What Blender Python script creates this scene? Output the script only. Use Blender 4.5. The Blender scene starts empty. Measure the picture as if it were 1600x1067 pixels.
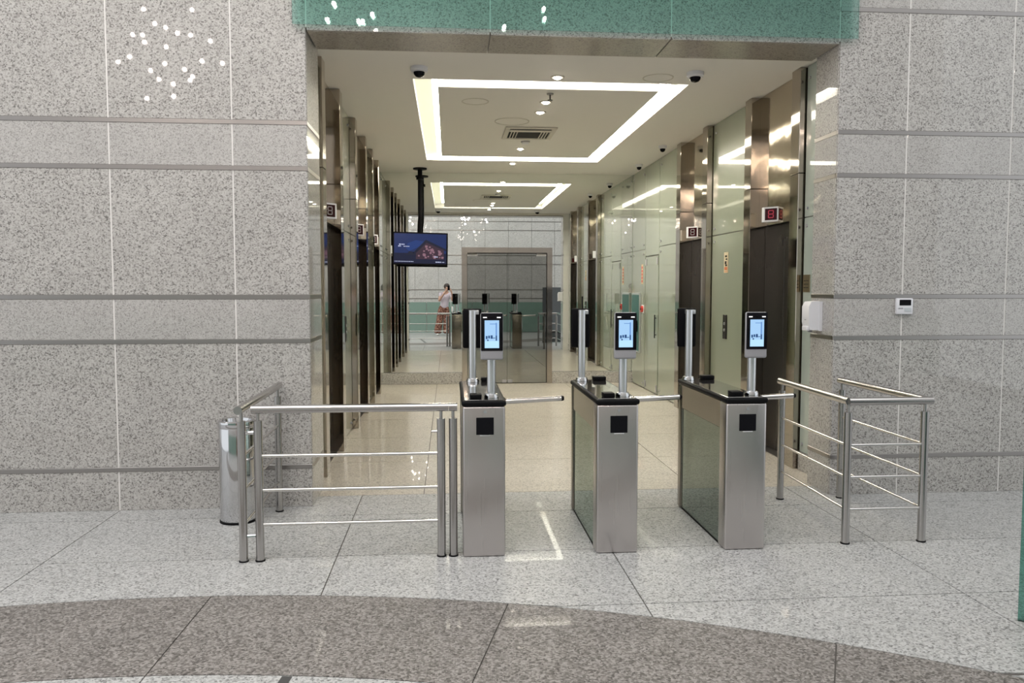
import bpy, bmesh, math, random
from mathutils import Vector, Matrix
random.seed(7)
SC = bpy.context.scene
COL = SC.collection
PI = math.pi

# ------------------------------------------------------------------ camera
cam_d = bpy.data.cameras.new('camera')
cam_d.sensor_width = 36.0
cam_d.lens = 1220 / 1600 * 36.0
cam_d.shift_y = -9.5 / 1600
cam_d.clip_start = 0.02
cam_d.clip_end = 200
cam = bpy.data.objects.new('camera', cam_d)
COL.objects.link(cam)
cam.location = (0, 0, 1.6)
cam.rotation_euler = (math.radians(90 - 3.471), 0, math.radians(-4.631))
SC.camera = cam

# ------------------------------------------------------------------ sky, daylight, exposure
SC.view_settings.view_transform = 'Standard'
SC.view_settings.look = 'None'
SC.view_settings.gamma = 1.0
SC.view_settings.use_curve_mapping = False
SC.view_settings.exposure = 0.0
W = bpy.data.worlds.new('sky')
SC.world = W
W.use_nodes = True
bg = W.node_tree.nodes['Background']
bg.inputs[0].default_value = (0.93, 0.97, 1.0, 1)
bg.inputs[1].default_value = 1.15


def area(name, loc, rot, sx, sy, power, color):
    d = bpy.data.lights.new(name, 'AREA')
    d.shape = 'RECTANGLE'
    d.size, d.size_y = sx, sy
    d.energy = power
    d.color = color
    o = bpy.data.objects.new(name, d)
    o.location = loc
    o.rotation_euler = rot
    COL.objects.link(o)
    return o


# area lamps added under the lobby ceiling, in place of unseen daylight
area('lobby_fill_light', (-2.6, 1.75, 6.9), (0, 0, 0), 6.0, 5.0, 310, (1.0, 0.985, 0.96))
area('lobby_fill_light.001', (4.4, 1.75, 6.9), (0, 0, 0), 5.0, 5.0, 105, (1.0, 0.985, 0.96))

# ------------------------------------------------------------------ materials
M = {}


def new_mat(name):
    m = bpy.data.materials.new(name)
    m.use_nodes = True
    nt = m.node_tree
    return m, nt, nt.nodes['Principled BSDF']


def pbr(name, col, rough=0.5, metal=0.0, coat=0.0, spec=0.5, emit=None, estr=0.0, coat_rough=0.0, noise=None, ior=None):
    m, nt, b = new_mat(name)
    b.inputs['Base Color'].default_value = (*col, 1)
    b.inputs['Roughness'].default_value = rough
    b.inputs['Metallic'].default_value = metal
    b.inputs['Coat Weight'].default_value = coat
    b.inputs['Coat Roughness'].default_value = coat_rough
    b.inputs['Specular IOR Level'].default_value = spec
    if ior:
        b.inputs['IOR'].default_value = ior
    if emit:
        b.inputs['Emission Color'].default_value = (*emit, 1)
        b.inputs['Emission Strength'].default_value = estr
    if noise:  # (scale xyz, amount): faint streaks in roughness and bump
        tc = nt.nodes.new('ShaderNodeTexCoord')
        mp = nt.nodes.new('ShaderNodeMapping')
        mp.inputs['Scale'].default_value = noise[0]
        nz = nt.nodes.new('ShaderNodeTexNoise')
        nz.inputs['Scale'].default_value = 1.0
        nz.inputs['Detail'].default_value = 3
        nt.links.new(tc.outputs['Object'], mp.inputs['Vector'])
        nt.links.new(mp.outputs[0], nz.inputs['Vector'])
        mr = nt.nodes.new('ShaderNodeMapRange')
        mr.inputs['To Min'].default_value = max(0.0, rough - noise[1])
        mr.inputs['To Max'].default_value = rough + noise[1]
        nt.links.new(nz.outputs['Fac'], mr.inputs['Value'])
        nt.links.new(mr.outputs[0], b.inputs['Roughness'])
        if len(noise) > 2:
            bp = nt.nodes.new('ShaderNodeBump')
            bp.inputs['Strength'].default_value = noise[2]
            bp.inputs['Distance'].default_value = 0.01
            nt.links.new(nz.outputs['Fac'], bp.inputs['Height'])
            nt.links.new(bp.outputs[0], b.inputs['Normal'])
    M[name] = m
    return m


def granite(name, dark, mid, light, white, scale, rough, stops=(0.0, 0.13, 0.34, 0.9), spec=0.5, coat=0.0, patch=0.12):
    m, nt, b = new_mat(name)
    g = nt.nodes.new('ShaderNodeNewGeometry')
    nz = nt.nodes.new('ShaderNodeTexNoise')
    nz.inputs['Scale'].default_value = scale * 0.55
    nz.inputs['Detail'].default_value = 2
    v = nt.nodes.new('ShaderNodeTexVoronoi')
    v.inputs['Scale'].default_value = scale
    mx = nt.nodes.new('ShaderNodeMix')
    mx.data_type = 'VECTOR'
    mx.inputs['Factor'].default_value = 0.004
    nt.links.new(g.outputs['Position'], mx.inputs['A'])
    nt.links.new(nz.outputs['Color'], mx.inputs['B'])
    nt.links.new(g.outputs['Position'], nz.inputs['Vector'])
    nt.links.new(mx.outputs['Result'], v.inputs['Vector'])
    sep = nt.nodes.new('ShaderNodeSeparateColor')
    nt.links.new(v.outputs['Color'], sep.inputs[0])
    cr = nt.nodes.new('ShaderNodeValToRGB')
    e = cr.color_ramp.elements
    e[0].position = stops[0]
    e[0].color = (*dark, 1)
    e[1].position = stops[1]
    e[1].color = (*mid, 1)
    for p_, c_ in ((stops[2], light), (stops[3], white)):
        k = e.new(p_)
        k.color = (*c_, 1)
    nt.links.new(sep.outputs[0], cr.inputs[0])
    n2 = nt.nodes.new('ShaderNodeTexNoise')
    n2.inputs['Scale'].default_value = 3.0
    n2.inputs['Detail'].default_value = 4
    nt.links.new(g.outputs['Position'], n2.inputs['Vector'])
    mr = nt.nodes.new('ShaderNodeMapRange')
    mr.inputs['From Min'].default_value = 0.3
    mr.inputs['From Max'].default_value = 0.7
    mr.inputs['To Min'].default_value = 1 - patch
    mr.inputs['To Max'].default_value = 1 + patch
    nt.links.new(n2.outputs['Fac'], mr.inputs['Value'])
    hs = nt.nodes.new('ShaderNodeHueSaturation')
    nt.links.new(cr.outputs[0], hs.inputs['Color'])
    nt.links.new(mr.outputs[0], hs.inputs['Value'])
    nt.links.new(hs.outputs[0], b.inputs['Base Color'])
    b.inputs['Roughness'].default_value = rough
    b.inputs['Specular IOR Level'].default_value = spec
    b.inputs['Coat Weight'].default_value = coat
    b.inputs['Coat Roughness'].default_value = 0.02
    M[name] = m
    return m


def clear_glass(name, tint, refl=0.08, rough=0.0, gl=(1, 1, 1)):
    m = bpy.data.materials.new(name)
    m.use_nodes = True
    nt = m.node_tree
    nt.nodes.remove(nt.nodes['Principled BSDF'])
    out = nt.nodes['Material Output']
    tr = nt.nodes.new('ShaderNodeBsdfTransparent')
    tr.inputs[0].default_value = (*tint, 1)
    g = nt.nodes.new('ShaderNodeBsdfGlossy')
    g.inputs['Color'].default_value = (*gl, 1)
    g.inputs['Roughness'].default_value = rough
    fr = nt.nodes.new('ShaderNodeFresnel')
    fr.inputs['IOR'].default_value = 1.5
    ad = nt.nodes.new('ShaderNodeMath')
    ad.operation = 'ADD'
    ad.use_clamp = True
    ad.inputs[1].default_value = refl
    nt.links.new(fr.outputs[0], ad.inputs[0])
    mx = nt.nodes.new('ShaderNodeMixShader')
    nt.links.new(ad.outputs[0], mx.inputs[0])
    nt.links.new(tr.outputs[0], mx.inputs[1])
    nt.links.new(g.outputs[0], mx.inputs[2])
    nt.links.new(mx.outputs[0], out.inputs['Surface'])
    M[name] = m
    return m


granite('granite_wall', (0.145, 0.136, 0.128), (0.275, 0.263, 0.25), (0.385, 0.368, 0.35), (0.50, 0.485, 0.465), 120, 0.35, (0.0, 0.14, 0.38, 0.92), 0.25, 1.0, 0.05)
granite('granite_band', (0.25, 0.24, 0.23), (0.335, 0.321, 0.308), (0.405, 0.39, 0.374), (0.48, 0.465, 0.45), 140, 0.35, (0.0, 0.15, 0.38, 0.92), 0.25, 1.0, 0.04)
granite('granite_back', (0.22, 0.21, 0.20), (0.40, 0.385, 0.37), (0.52, 0.505, 0.485), (0.62, 0.61, 0.60), 105, 0.35, (0.0, 0.15, 0.38, 0.92), 0.25, 1.0, 0.05)
granite('granite_soffit', (0.10, 0.09, 0.075), (0.22, 0.195, 0.165), (0.30, 0.27, 0.23), (0.36, 0.325, 0.285), 105, 0.3, coat=0.4, patch=0.04)
granite('granite_floor', (0.135, 0.134, 0.132), (0.275, 0.274, 0.270), (0.382, 0.382, 0.378), (0.52, 0.52, 0.515), 115, 0.42, (0.0, 0.15, 0.38, 0.92), 0.3, 0.09, 0.04)
granite('granite_floor_warm_lit', (0.28, 0.25, 0.205), (0.44, 0.40, 0.34), (0.57, 0.515, 0.44), (0.68, 0.63, 0.55), 115, 0.32, (0.0, 0.15, 0.38, 0.92), 0.3, 0.5, 0.04)  # floor granite with the hall's warm lamplight mixed into its colour
granite('granite_ring', (0.075, 0.068, 0.063), (0.130, 0.119, 0.110), (0.185, 0.171, 0.160), (0.32, 0.30, 0.285), 105, 0.5, (0.0, 0.16, 0.45, 0.95), 0.2, 0.05, 0.06)
pbr('sealant', (0.72, 0.70, 0.68), 0.6)
pbr('joint', (0.13, 0.12, 0.11), 0.7)
pbr('dark_stone', (0.06, 0.06, 0.06), 0.3)
pbr('paint', (0.76, 0.74, 0.71), 0.7)
pbr('strip_steel', (0.38, 0.36, 0.35), 0.32, 1.0)
pbr('steel', (0.47, 0.455, 0.445), 0.22, 1.0, noise=((3, 3, 90), 0.05))
pbr('rod_steel', (0.72, 0.70, 0.68), 0.16, 1.0)
pbr('chrome', (0.62, 0.62, 0.63), 0.07, 1.0)
pbr('column_steel', (0.47, 0.425, 0.37), 0.06, 1.0, noise=((2, 2, 1.2), 0.02, 0.02))
pbr('header_steel', (0.52, 0.46, 0.375), 0.09, 1.0, noise=((0.8, 1.5, 2.2), 0.02, 0.35))
pbr('bronze', (0.052, 0.046, 0.042), 0.28, 0.75, noise=((2, 2, 0.6), 0.05))
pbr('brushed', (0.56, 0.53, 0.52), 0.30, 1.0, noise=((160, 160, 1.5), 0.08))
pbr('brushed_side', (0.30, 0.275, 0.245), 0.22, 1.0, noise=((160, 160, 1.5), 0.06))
pbr('black', (0.004, 0.004, 0.005), 0.5, spec=0.08)
pbr('black_gloss', (0.005, 0.005, 0.007), 0.08, spec=0.12)
pbr('rubber', (0.005, 0.005, 0.006), 0.5, spec=0.1)
pbr('lid', (0.10, 0.095, 0.09), 0.09, 0.6, coat=1.0)
pbr('white_plastic', (0.74, 0.74, 0.78), 0.35)
pbr('grey_plastic', (0.32, 0.32, 0.34), 0.4)
pbr('silver', (0.66, 0.68, 0.70), 0.30, 0.85)
pbr('green_clad', (0.31, 0.345, 0.265), 0.25, coat=1.0, spec=0.6)
pbr('pale_clad', (0.40, 0.46, 0.42), 0.25, coat=1.0, spec=0.6)
pbr('mirror', (0.85, 0.875, 0.845), 0.0, 1.0)
pbr('tinted_mirror', (0.34, 0.345, 0.32), 0.015, 1.0)
pbr('brass', (0.33, 0.27, 0.17), 0.3, 0.9)
pbr('green_dado', (0.21, 0.31, 0.265), 0.2, coat=1.0)
pbr('cabinet_teal', (0.03, 0.12, 0.11), 0.3, coat=0.1, spec=0.3)
pbr('red', (0.45, 0.03, 0.02), 0.4)
pbr('cove', (0.9, 0.9, 0.8), 0.5, emit=(1.0, 0.945, 0.81), estr=36.0)
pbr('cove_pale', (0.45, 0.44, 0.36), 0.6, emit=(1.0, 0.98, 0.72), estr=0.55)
pbr('lamp', (0.9, 0.9, 0.9), 0.5, emit=(1.0, 0.88, 0.72), estr=40.0)
pbr('bulb', (0.9, 0.9, 0.9), 0.5, emit=(1.0, 0.84, 0.74), estr=80.0)
pbr('vent_dark', (0.01, 0.01, 0.01), 0.8)
pbr('vent_white', (0.60, 0.57, 0.52), 0.6)
pbr('led_red', (0.05, 0, 0), 0.4, emit=(0.8, 0.05, 0.10), estr=0.45)
pbr('led_ground', (0.035, 0.003, 0.008), 0.2)
pbr('screen_pale', (0, 0, 0), 0.2, emit=(0.42, 0.68, 1.0), estr=0.95)
pbr('screen_white', (0, 0, 0), 0.2, emit=(0.52, 0.82, 1.0), estr=1.0)
pbr('screen_blue', (0, 0, 0), 0.2, emit=(0.22, 0.45, 0.95), estr=0.7)
pbr('screen_dark', (0, 0, 0), 0.2, emit=(0.03, 0.09, 0.26), estr=0.8)
pbr('indicator', (0.8, 0.8, 0.8), 0.3, emit=(1, 1, 1), estr=0.9)
pbr('tv_sky', (0, 0, 0), 0.15, emit=(0.010, 0.024, 0.105), estr=1.0)
pbr('tv_night', (0, 0, 0), 0.15, emit=(0.006, 0.009, 0.035), estr=1.0)
pbr('tv_roof', (0, 0, 0), 0.15, emit=(0.010, 0.012, 0.03), estr=1.0)
pbr('tv_pink', (0, 0, 0), 0.15, emit=(0.26, 0.14, 0.18), estr=1.0)
pbr('tv_mauve', (0, 0, 0), 0.15, emit=(0.045, 0.024, 0.04), estr=1.0)
pbr('tv_text', (0, 0, 0), 0.15, emit=(0.50, 0.55, 0.75), estr=1.0)
pbr('tv_haze', (0, 0, 0), 0.15, emit=(0.013, 0.040, 0.17), estr=1.0)
pbr('sticker', (0.62, 0.53, 0.36), 0.5)
pbr('orange', (0.62, 0.17, 0.06), 0.5)
pbr('skin', (0.52, 0.31, 0.23), 0.5)
pbr('hair', (0.03, 0.018, 0.013), 0.5)
pbr('blouse', (0.60, 0.53, 0.60), 0.8)
pbr('white_cloth', (0.75, 0.73, 0.72), 0.8)
pbr('desk_top', (0.62, 0.63, 0.62), 0.3)
clear_glass('turnstile_glass', (0.95, 0.985, 0.965), 0.22, gl=(0.8, 0.9, 0.84))
clear_glass('fascia_glass', (0.81, 0.98, 0.95), 0.0)
clear_glass('screen_glass', (0.42, 0.68, 0.62), 0.03)
# patterned trousers
m_, nt_, b_ = new_mat('trousers')
v_ = nt_.nodes.new('ShaderNodeTexNoise')
v_.inputs['Scale'].default_value = 22
r_ = nt_.nodes.new('ShaderNodeValToRGB')
r_.color_ramp.elements[0].position = 0.42
r_.color_ramp.elements[0].color = (0.10, 0.03, 0.022, 1)
r_.color_ramp.elements[1].position = 0.62
r_.color_ramp.elements[1].color = (0.38, 0.20, 0.14, 1)
tc_ = nt_.nodes.new('ShaderNodeTexCoord')
nt_.links.new(tc_.outputs['Object'], v_.inputs['Vector'])
nt_.links.new(v_.outputs['Fac'], r_.inputs[0])
nt_.links.new(r_.outputs[0], b_.inputs['Base Color'])
b_.inputs['Roughness'].default_value = 0.9
M['trousers'] = m_


# ------------------------------------------------------------------ mesh helpers
def world_loc(o):
    v = Vector(o.location)
    while o.parent:
        o = o.parent
        v = v + Vector(o.location)
    return v


class MB:
    """collects shapes in scene coordinates; build() links them as ONE object"""

    def __init__(self):
        self.bm = bmesh.new()

    def box(self, x0, x1, y0, y1, z0, z1, bev=0.0, seg=1):
        b2 = bmesh.new()
        bmesh.ops.create_cube(b2, size=1.0)
        for v in b2.verts:
            v.co = Vector(((x0 + x1) / 2 + v.co.x * (x1 - x0), (y0 + y1) / 2 + v.co.y * (y1 - y0), (z0 + z1) / 2 + v.co.z * (z1 - z0)))
        if bev > 0:
            bmesh.ops.bevel(b2, geom=list(b2.edges), offset=bev, segments=seg, affect='EDGES', profile=0.5)
        self.join(b2)
        return self

    def join(self, b2):
        vm = [self.bm.verts.new(v.co) for v in b2.verts]
        b2.verts.index_update()
        for f in b2.faces:
            try:
                self.bm.faces.new([vm[v.index] for v in f.verts])
            except ValueError:
                pass
        b2.free()

    def ring_sweep(self, rings, cap=True):
        rv = [[self.bm.verts.new(p) for p in r] for r in rings]
        n = len(rv[0])
        for a, b in zip(rv[:-1], rv[1:]):
            for i in range(n):
                self.bm.faces.new((a[i], a[(i + 1) % n], b[(i + 1) % n], b[i]))
        if cap:
            self.bm.faces.new(list(reversed(rv[0])))
            self.bm.faces.new(rv[-1])
        return self

    def tube(self, p0, p1, r0, r1=None, n=16):
        p0, p1 = Vector(p0), Vector(p1)
        r1 = r0 if r1 is None else r1
        d = (p1 - p0).normalized()
        a = d.orthogonal().normalized()
        b = d.cross(a)
        rings = []
        for p, r in ((p0, r0), (p1, r1)):
            rings.append([p + a * (r * math.cos(2 * PI * i / n)) + b * (r * math.sin(2 * PI * i / n)) for i in range(n)])
        return self.ring_sweep(rings)

    def lathe(self, c, prof, n=24):
        c = Vector(c)
        rings = [[c + Vector((r * math.cos(2 * PI * i / n), r * math.sin(2 * PI * i / n), z)) for i in range(n)] for r, z in prof]
        return self.ring_sweep(rings)

    def path(self, pts, r, n=12):
        pts = [Vector(p) for p in pts]
        rings = []
        a = None
        for i, p in enumerate(pts):
            d = (pts[min(i + 1, len(pts) - 1)] - pts[max(i - 1, 0)]).normalized()
            if a is None:
                a = d.orthogonal().normalized()
            a = (a - d * a.dot(d)).normalized()
            b = d.cross(a)
            rings.append([p + a * (r * math.cos(2 * PI * k / n)) + b * (r * math.sin(2 * PI * k / n)) for k in range(n)])
        return self.ring_sweep(rings)

    def prism(self, poly, axis, a0, a1):
        """poly: 2D points in the plane across axis (x: yz, y: xz, z: xy)"""
        def P(u, v, w):
            return {'x': (w, u, v), 'y': (u, w, v), 'z': (u, v, w)}[axis]
        r0 = [self.bm.verts.new(P(u, v, a0)) for u, v in poly]
        r1 = [self.bm.verts.new(P(u, v, a1)) for u, v in poly]
        n = len(poly)
        for i in range(n):
            self.bm.faces.new((r0[i], r0[(i + 1) % n], r1[(i + 1) % n], r1[i]))
        self.bm.faces.new(list(reversed(r0)))
        self.bm.faces.new(r1)
        return self

    def ball(self, c, rx, ry=None, rz=None, n=16):
        b2 = bmesh.new()
        bmesh.ops.create_uvsphere(b2, u_segments=n, v_segments=max(6, n // 2 + 2), radius=1.0)
        ry = rx if ry is None else ry
        rz = rx if rz is None else rz
        for v in b2.verts:
            v.co = Vector((c[0] + v.co.x * rx, c[1] + v.co.y * ry, c[2] + v.co.z * rz))
        self.join(b2)
        return self

    def build(self, name, mat, parent=None, label=None, smooth=True):
        bmesh.ops.recalc_face_normals(self.bm, faces=self.bm.faces[:])
        if parent is None:
            xs = [v.co for v in self.bm.verts]
            lo = Vector((min(v.x for v in xs), min(v.y for v in xs), min(v.z for v in xs)))
            hi = Vector((max(v.x for v in xs), max(v.y for v in xs), max(v.z for v in xs)))
            off = Vector(((lo.x + hi.x) / 2, (lo.y + hi.y) / 2, lo.z))
        else:
            off = world_loc(parent)
        for v in self.bm.verts:
            v.co -= off
        me = bpy.data.meshes.new(name)
        self.bm.to_mesh(me)
        self.bm.free()
        if smooth:
            for p in me.polygons:
                p.use_smooth = True
            me.set_sharp_from_angle(angle=math.radians(32))
        me.materials.append(M[mat] if isinstance(mat, str) else mat)
        o = bpy.data.objects.new(name, me)
        COL.objects.link(o)
        if parent is None:
            o.location = off
        else:
            o.parent = parent
        if label:
            o['label'] = label
        return o


def box(name, mat, parent, x0, x1, y0, y1, z0, z1, bev=0.0, label=None, seg=1):
    return MB().box(x0, x1, y0, y1, z0, z1, bev, seg).build(name, mat, parent, label)


def tag(o, label, cat, group=None):
    o['label'] = label
    o['category'] = cat
    if group:
        o['group'] = group
    return o


def thing(name, loc, label, cat, group=None):
    o = bpy.data.objects.new(name, None)
    o.empty_display_size = 0.1
    COL.objects.link(o)
    o.location = loc
    return tag(o, label, cat, group)


def struct(o, label=None):
    o['kind'] = 'structure'
    if label:
        o['label'] = label
        o['category'] = 'room'
    return o


def copy_tree(o, parent=None):
    c = o.copy()
    COL.objects.link(c)
    if parent is not None:
        c.parent = parent
    for ch in list(o.children):
        copy_tree(ch, c)
    return c


def share(proto, name, parent, loc):
    """another piece that shares proto's mesh, at loc in the parent's frame"""
    c = bpy.data.objects.new(name, proto.data)
    COL.objects.link(c)
    c.parent = parent
    c.location = loc
    return c


# ------------------------------------------------------------------ the setting: floor
ZF = 0.0
floor = struct(box('floor', 'joint', None, -8, 9, -2.4, 13.2, -0.08, -0.007), 'polished granite floor of the lobby and lift hall')
CX, CY, R1, R2 = -1.4, -2.57, 6.66, 5.82


def arc_y(x, R=R1):
    d = R * R - (x - CX) ** 2
    return CY + math.sqrt(d) if d > 0 else -9


def poly_tile(name, pts, mat, label=None, z0=-0.006, z1=0.0):
    return MB().prism(pts, 'z', z0, z1).build(name, mat, floor, label, smooth=False)


G = 0.0035
xj = [-7.43, -5.74, -4.05, -2.366, -0.672, 0.985, 2.69, 4.38, 6.07, 7.76]
yj = [-2.3, -1.26, -0.415, 0.43, 1.275, 2.12, 2.965, 3.81, 4.655, 5.5, 6.03]
for a, b in zip(xj[:-1], xj[1:]):
    for c, d in zip(yj[:-1], yj[1:]):
        x0, x1, y0, y1 = a + G, b - G, c + G, d - G
        n = 8
        low = [(x0 + (x1 - x0) * i / n, max(y0, arc_y(x0 + (x1 - x0) * i / n) + 0.003)) for i in range(n + 1)]
        if all(p[1] >= y1 - 0.002 for p in low):
            continue
        if all(abs(p[1] - y0) < 1e-6 for p in low):
            pts = [(x0, y0), (x1, y0), (x1, y1), (x0, y1)]
        else:
            keep = []
            for i, p in enumerate(low):
                q = min(p[1], y1)
                keep.append((p[0], q))
            pts = []
            # lower boundary where the tile has height, then back along the top edge
            good = [p for p in keep if p[1] < y1 - 1e-4]
            i0, i1 = keep.index(good[0]), keep.index(good[-1])
            if i0 > 0:
                xa, xb = keep[i0 - 1][0], keep[i0][0]
                for _ in range(30):
                    xm = (xa + xb) / 2
                    if arc_y(xm) + 0.003 >= y1:
                        xa = xm
                    else:
                        xb = xm
                pts.append((xb, y1))
            pts += good
            if i1 < n:
                xa, xb = keep[i1][0], keep[i1 + 1][0]
                for _ in range(30):
                    xm = (xa + xb) / 2
                    if arc_y(xm) + 0.003 >= y1:
                        xb = xm
                    else:
                        xa = xm
                pts.append((xa, y1))
            if i1 == n:
                pts.append((x1, y1))
            if i0 == 0:
                pts.append((x0, y1))
        if len(pts) >= 3:
            poly_tile('floor_tile', pts, 'granite_floor')
# dark curved ring, cut into sectors, then the light field inside it
step = 13.35
t0s = [1.4 + step * k for k in range(-6, 7)]
for k in range(len(t0s) - 1):
    for ra, rb, nm, mt, lb in ((R2 + 0.003, R1 - 0.003, 'ring_tile', 'granite_ring', None), (3.6, R2 - 0.003, 'floor_tile', 'granite_floor', None)):
        ga, gb = math.degrees(G / rb), math.degrees(G / rb)
        ta, tb = math.radians(t0s[k] + ga), math.radians(t0s[k + 1] - gb)
        n = 10
        outer = [(CX + rb * math.sin(ta + (tb - ta) * i / n), CY + rb * math.cos(ta + (tb - ta) * i / n)) for i in range(n + 1)]
        inner = [(CX + ra * math.sin(ta + (tb - ta) * i / n), CY + ra * math.cos(ta + (tb - ta) * i / n)) for i in range(n + 1)]
        pts = outer + inner[::-1]
        if min(p[1] for p in pts) < -2.25:
            continue
        poly_tile(nm, pts, mt, lb)
core = [(CX + 3.595 * math.sin(math.radians(-88 + 176 * i / 40)), CY + 3.595 * math.cos(math.radians(-88 + 176 * i / 40))) for i in range(41)]
poly_tile('floor_tile', core, 'granite_floor')
ta = math.radians(7.2)
for sgn in (1,):
    ca, sa = math.cos(ta), math.sin(ta)
    pts = []
    for r, w in ((3.7, -0.022), (5.812, -0.022), (5.812, 0.022), (3.7, 0.022)):
        pts.append((CX + r * sa + w * ca, CY + r * ca - w * sa))
    poly_tile('inlay_strip', pts, 'dark_stone', 'dark inlaid strip', 0.0, 0.0012)
hx = [-1.3, -0.2, 1.95, 3.3]
hy = [6.03, 7.19, 8.355, 9.52, 10.69, 11.85, 13.12]
for a, b in zip(hx[:-1], hx[1:]):
    for c, d in zip(hy[:-1], hy[1:]):
        poly_tile('floor_tile', [(a + G, c + G), (b - G, c + G), (b - G, d - G), (a + G, d - G)], 'granite_floor_warm_lit')

# ------------------------------------------------------------------ granite walls
LINES = [0.297, 1.218, 1.536, 2.452, 2.775, 3.68, 4.0, 4.92, 5.24, 6.16]
HS = 0.016
ROWS = []
zz = 0.0
for L in LINES:
    ROWS.append((zz, L - HS))
    zz = L + HS
ROWS.append((zz, 7.0))


def clad(wall, face, plane, us, rows, lines, depth=0.025, gap=0.0055, proud=0.003, mats=('granite_band', 'granite_wall')):
    """granite panels and steel strips on a wall; face: '-y','+y','+x','-x'"""
    for (z0, z1) in rows:
        mat = mats[0] if 0.2 < z1 - z0 < 0.34 and z0 > 0.1 else mats[1]
        for a, b in zip(us[:-1], us[1:]):
            u0, u1 = a + gap, b - gap
            if face == '-y':
                box('granite_panel', mat, wall, u0, u1, plane, plane + depth, z0, z1, 0.002)
            elif face == '+y':
                box('granite_panel', mat, wall, u0, u1, plane - depth, plane, z0, z1, 0.002)
            elif face == '+x':
                box('granite_panel', mat, wall, plane - depth, plane, u0, u1, z0, z1, 0.002)
            else:
                box('granite_panel', mat, wall, plane, plane + depth, u0, u1, z0, z1, 0.002)
    for L in lines:
        z0, z1 = L - HS, L + HS
        u0, u1 = us[0], us[-1]
        if face == '-y':
            box('steel_strip', 'strip_steel', wall, u0, u1, plane - proud, plane + depth, z0, z1, 0.002, 'brushed steel strip')
        elif face == '+y':
            box('steel_strip', 'strip_steel', wall, u0, u1, plane - depth, plane + proud, z0, z1, 0.002, 'brushed steel strip')
        elif face == '+x':
            box('steel_strip', 'strip_steel', wall, plane - depth, plane + proud, u0, u1, z0, z1, 0.002, 'brushed steel strip')
        else:
            box('steel_strip', 'strip_steel', wall, plane - proud, plane + depth, u0, u1, z0, z1, 0.002, 'brushed steel strip')


YW = 5.75
wl = struct(box('wall_front_left', 'sealant', None, -8, -1.006, YW + 0.003, 6.28, 0, 7.0), 'grey speckled granite wall left of the opening with steel strips')
clad(wl, '-y', YW, [-5.749, -4.904, -4.059, -3.214, -2.369, -1.525, -1.0], ROWS, LINES)
clad(wl, '+x', -1.003, [YW + 0.012, 6.28], ROWS[:6], LINES[:5], proud=0.002)
wr = struct(box('wall_front_right', 'sealant', None, 2.936, 9, YW + 0.003, 6.13, 0, 7.0), 'grey speckled granite wall right of the opening with steel strips')
clad(wr, '-y', YW, [2.93, 3.477, 4.315, 5.153, 5.991], ROWS, LINES)
clad(wr, '-x', 2.932, [YW + 0.012, 6.13], ROWS[:6], LINES[:5], proud=0.002)
wt = struct(box('wall_front_top', 'sealant', None, -1.006, 2.936, YW + 0.003, 6.19, 3.445, 7.0), 'granite lintel wall over the opening')
for a, b in zip([-1.0, 0.308, 1.642], [0.308, 1.642, 2.93]):
    box('granite_panel', 'granite_wall', wt, a + 0.005, b - 0.005, YW, YW + 0.025, 3.425, 4.92, 0.002)
    box('granite_panel', 'granite_wall', wt, a + 0.005, b - 0.005, YW, YW + 0.025, 4.93, 6.98, 0.002)
    box('soffit_panel', 'granite_soffit', wt, a + 0.004, b - 0.004, YW + 0.026, 6.2, 3.425, 3.445, 0.002, 'brown granite soffit panel')
wb = struct(box('wall_back', 'granite_back', None, -8, 9, -2.6, -2.326, 0, 7.0), 'granite wall across the lobby seen in the mirror')
clad(wb, '+y', -2.3, [-2.9 + 0.845 * k for k in range(11)], ROWS[:8], LINES[:7], mats=('granite_back', 'granite_back'))
x = -7.4
while x < 8.5:
    box('green_glass_panel', 'green_dado', wb, x + 0.01, x + 1.64, -2.29, -2.272, 0.0, 1.09, 0.002, 'green glass dado panel')
    x += 1.65

# lobby ceiling, high above the frame, with two roof lights
cl = MB()
cl.box(-8, 9, -2.3, -1.0, 7.0, 7.2).box(-8, 9, 4.5, 5.75, 7.0, 7.2)
cl.box(-8, -5.8, -1.0, 4.5, 7.0, 7.2).box(0.5, 1.8, -1.0, 4.5, 7.0, 7.2).box(7.0, 9, -1.0, 4.5, 7.0, 7.2)
cl.box(-5.8, 0.5, 1.85, 2.15, 7.0, 7.2)
struct(cl.build('ceiling', 'paint', None, smooth=False), 'high lobby ceiling with roof lights')

# ------------------------------------------------------------------ lift hall shell
ZC = 3.5
hc = MB()
ox0, ox1, oy0, oy1 = -0.316, 2.25, 7.28, 11.80
ix0, ix1, iy0, iy1 = -0.093, 2.045, 7.55, 11.45
hc.box(-1.5, ox0, 6.19, 13.2, ZC, ZC + 0.25).box(ox1, 3.5, 6.19, 13.2, ZC, ZC + 0.25)
hc.box(ox0, ox1, 6.19, oy0, ZC, ZC + 0.25).box(ox0, ox1, oy1, 13.2, ZC, ZC + 0.25)
hc.box(ix0, ix1, iy0, iy1, ZC, ZC + 0.25)
hceil = struct(hc.build('ceiling', 'paint', None, smooth=False), 'painted lift hall ceiling with a rectangular light trough')

XR, XL = 3.10, -1.10           # glass faces
CR, CLX = 3.03, -1.03          # column faces
wall_r = struct(box('wall_right', 'joint', None, 3.245, 3.5, 6.13, 13.2, 0, ZC), 'right wall of the lift hall clad in pale green glass')
wall_l = struct(box('wall_left', 'joint', None, -1.5, -1.245, 6.28, 13.2, 0, ZC), 'left wall of the lift hall clad in pale green glass')


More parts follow.
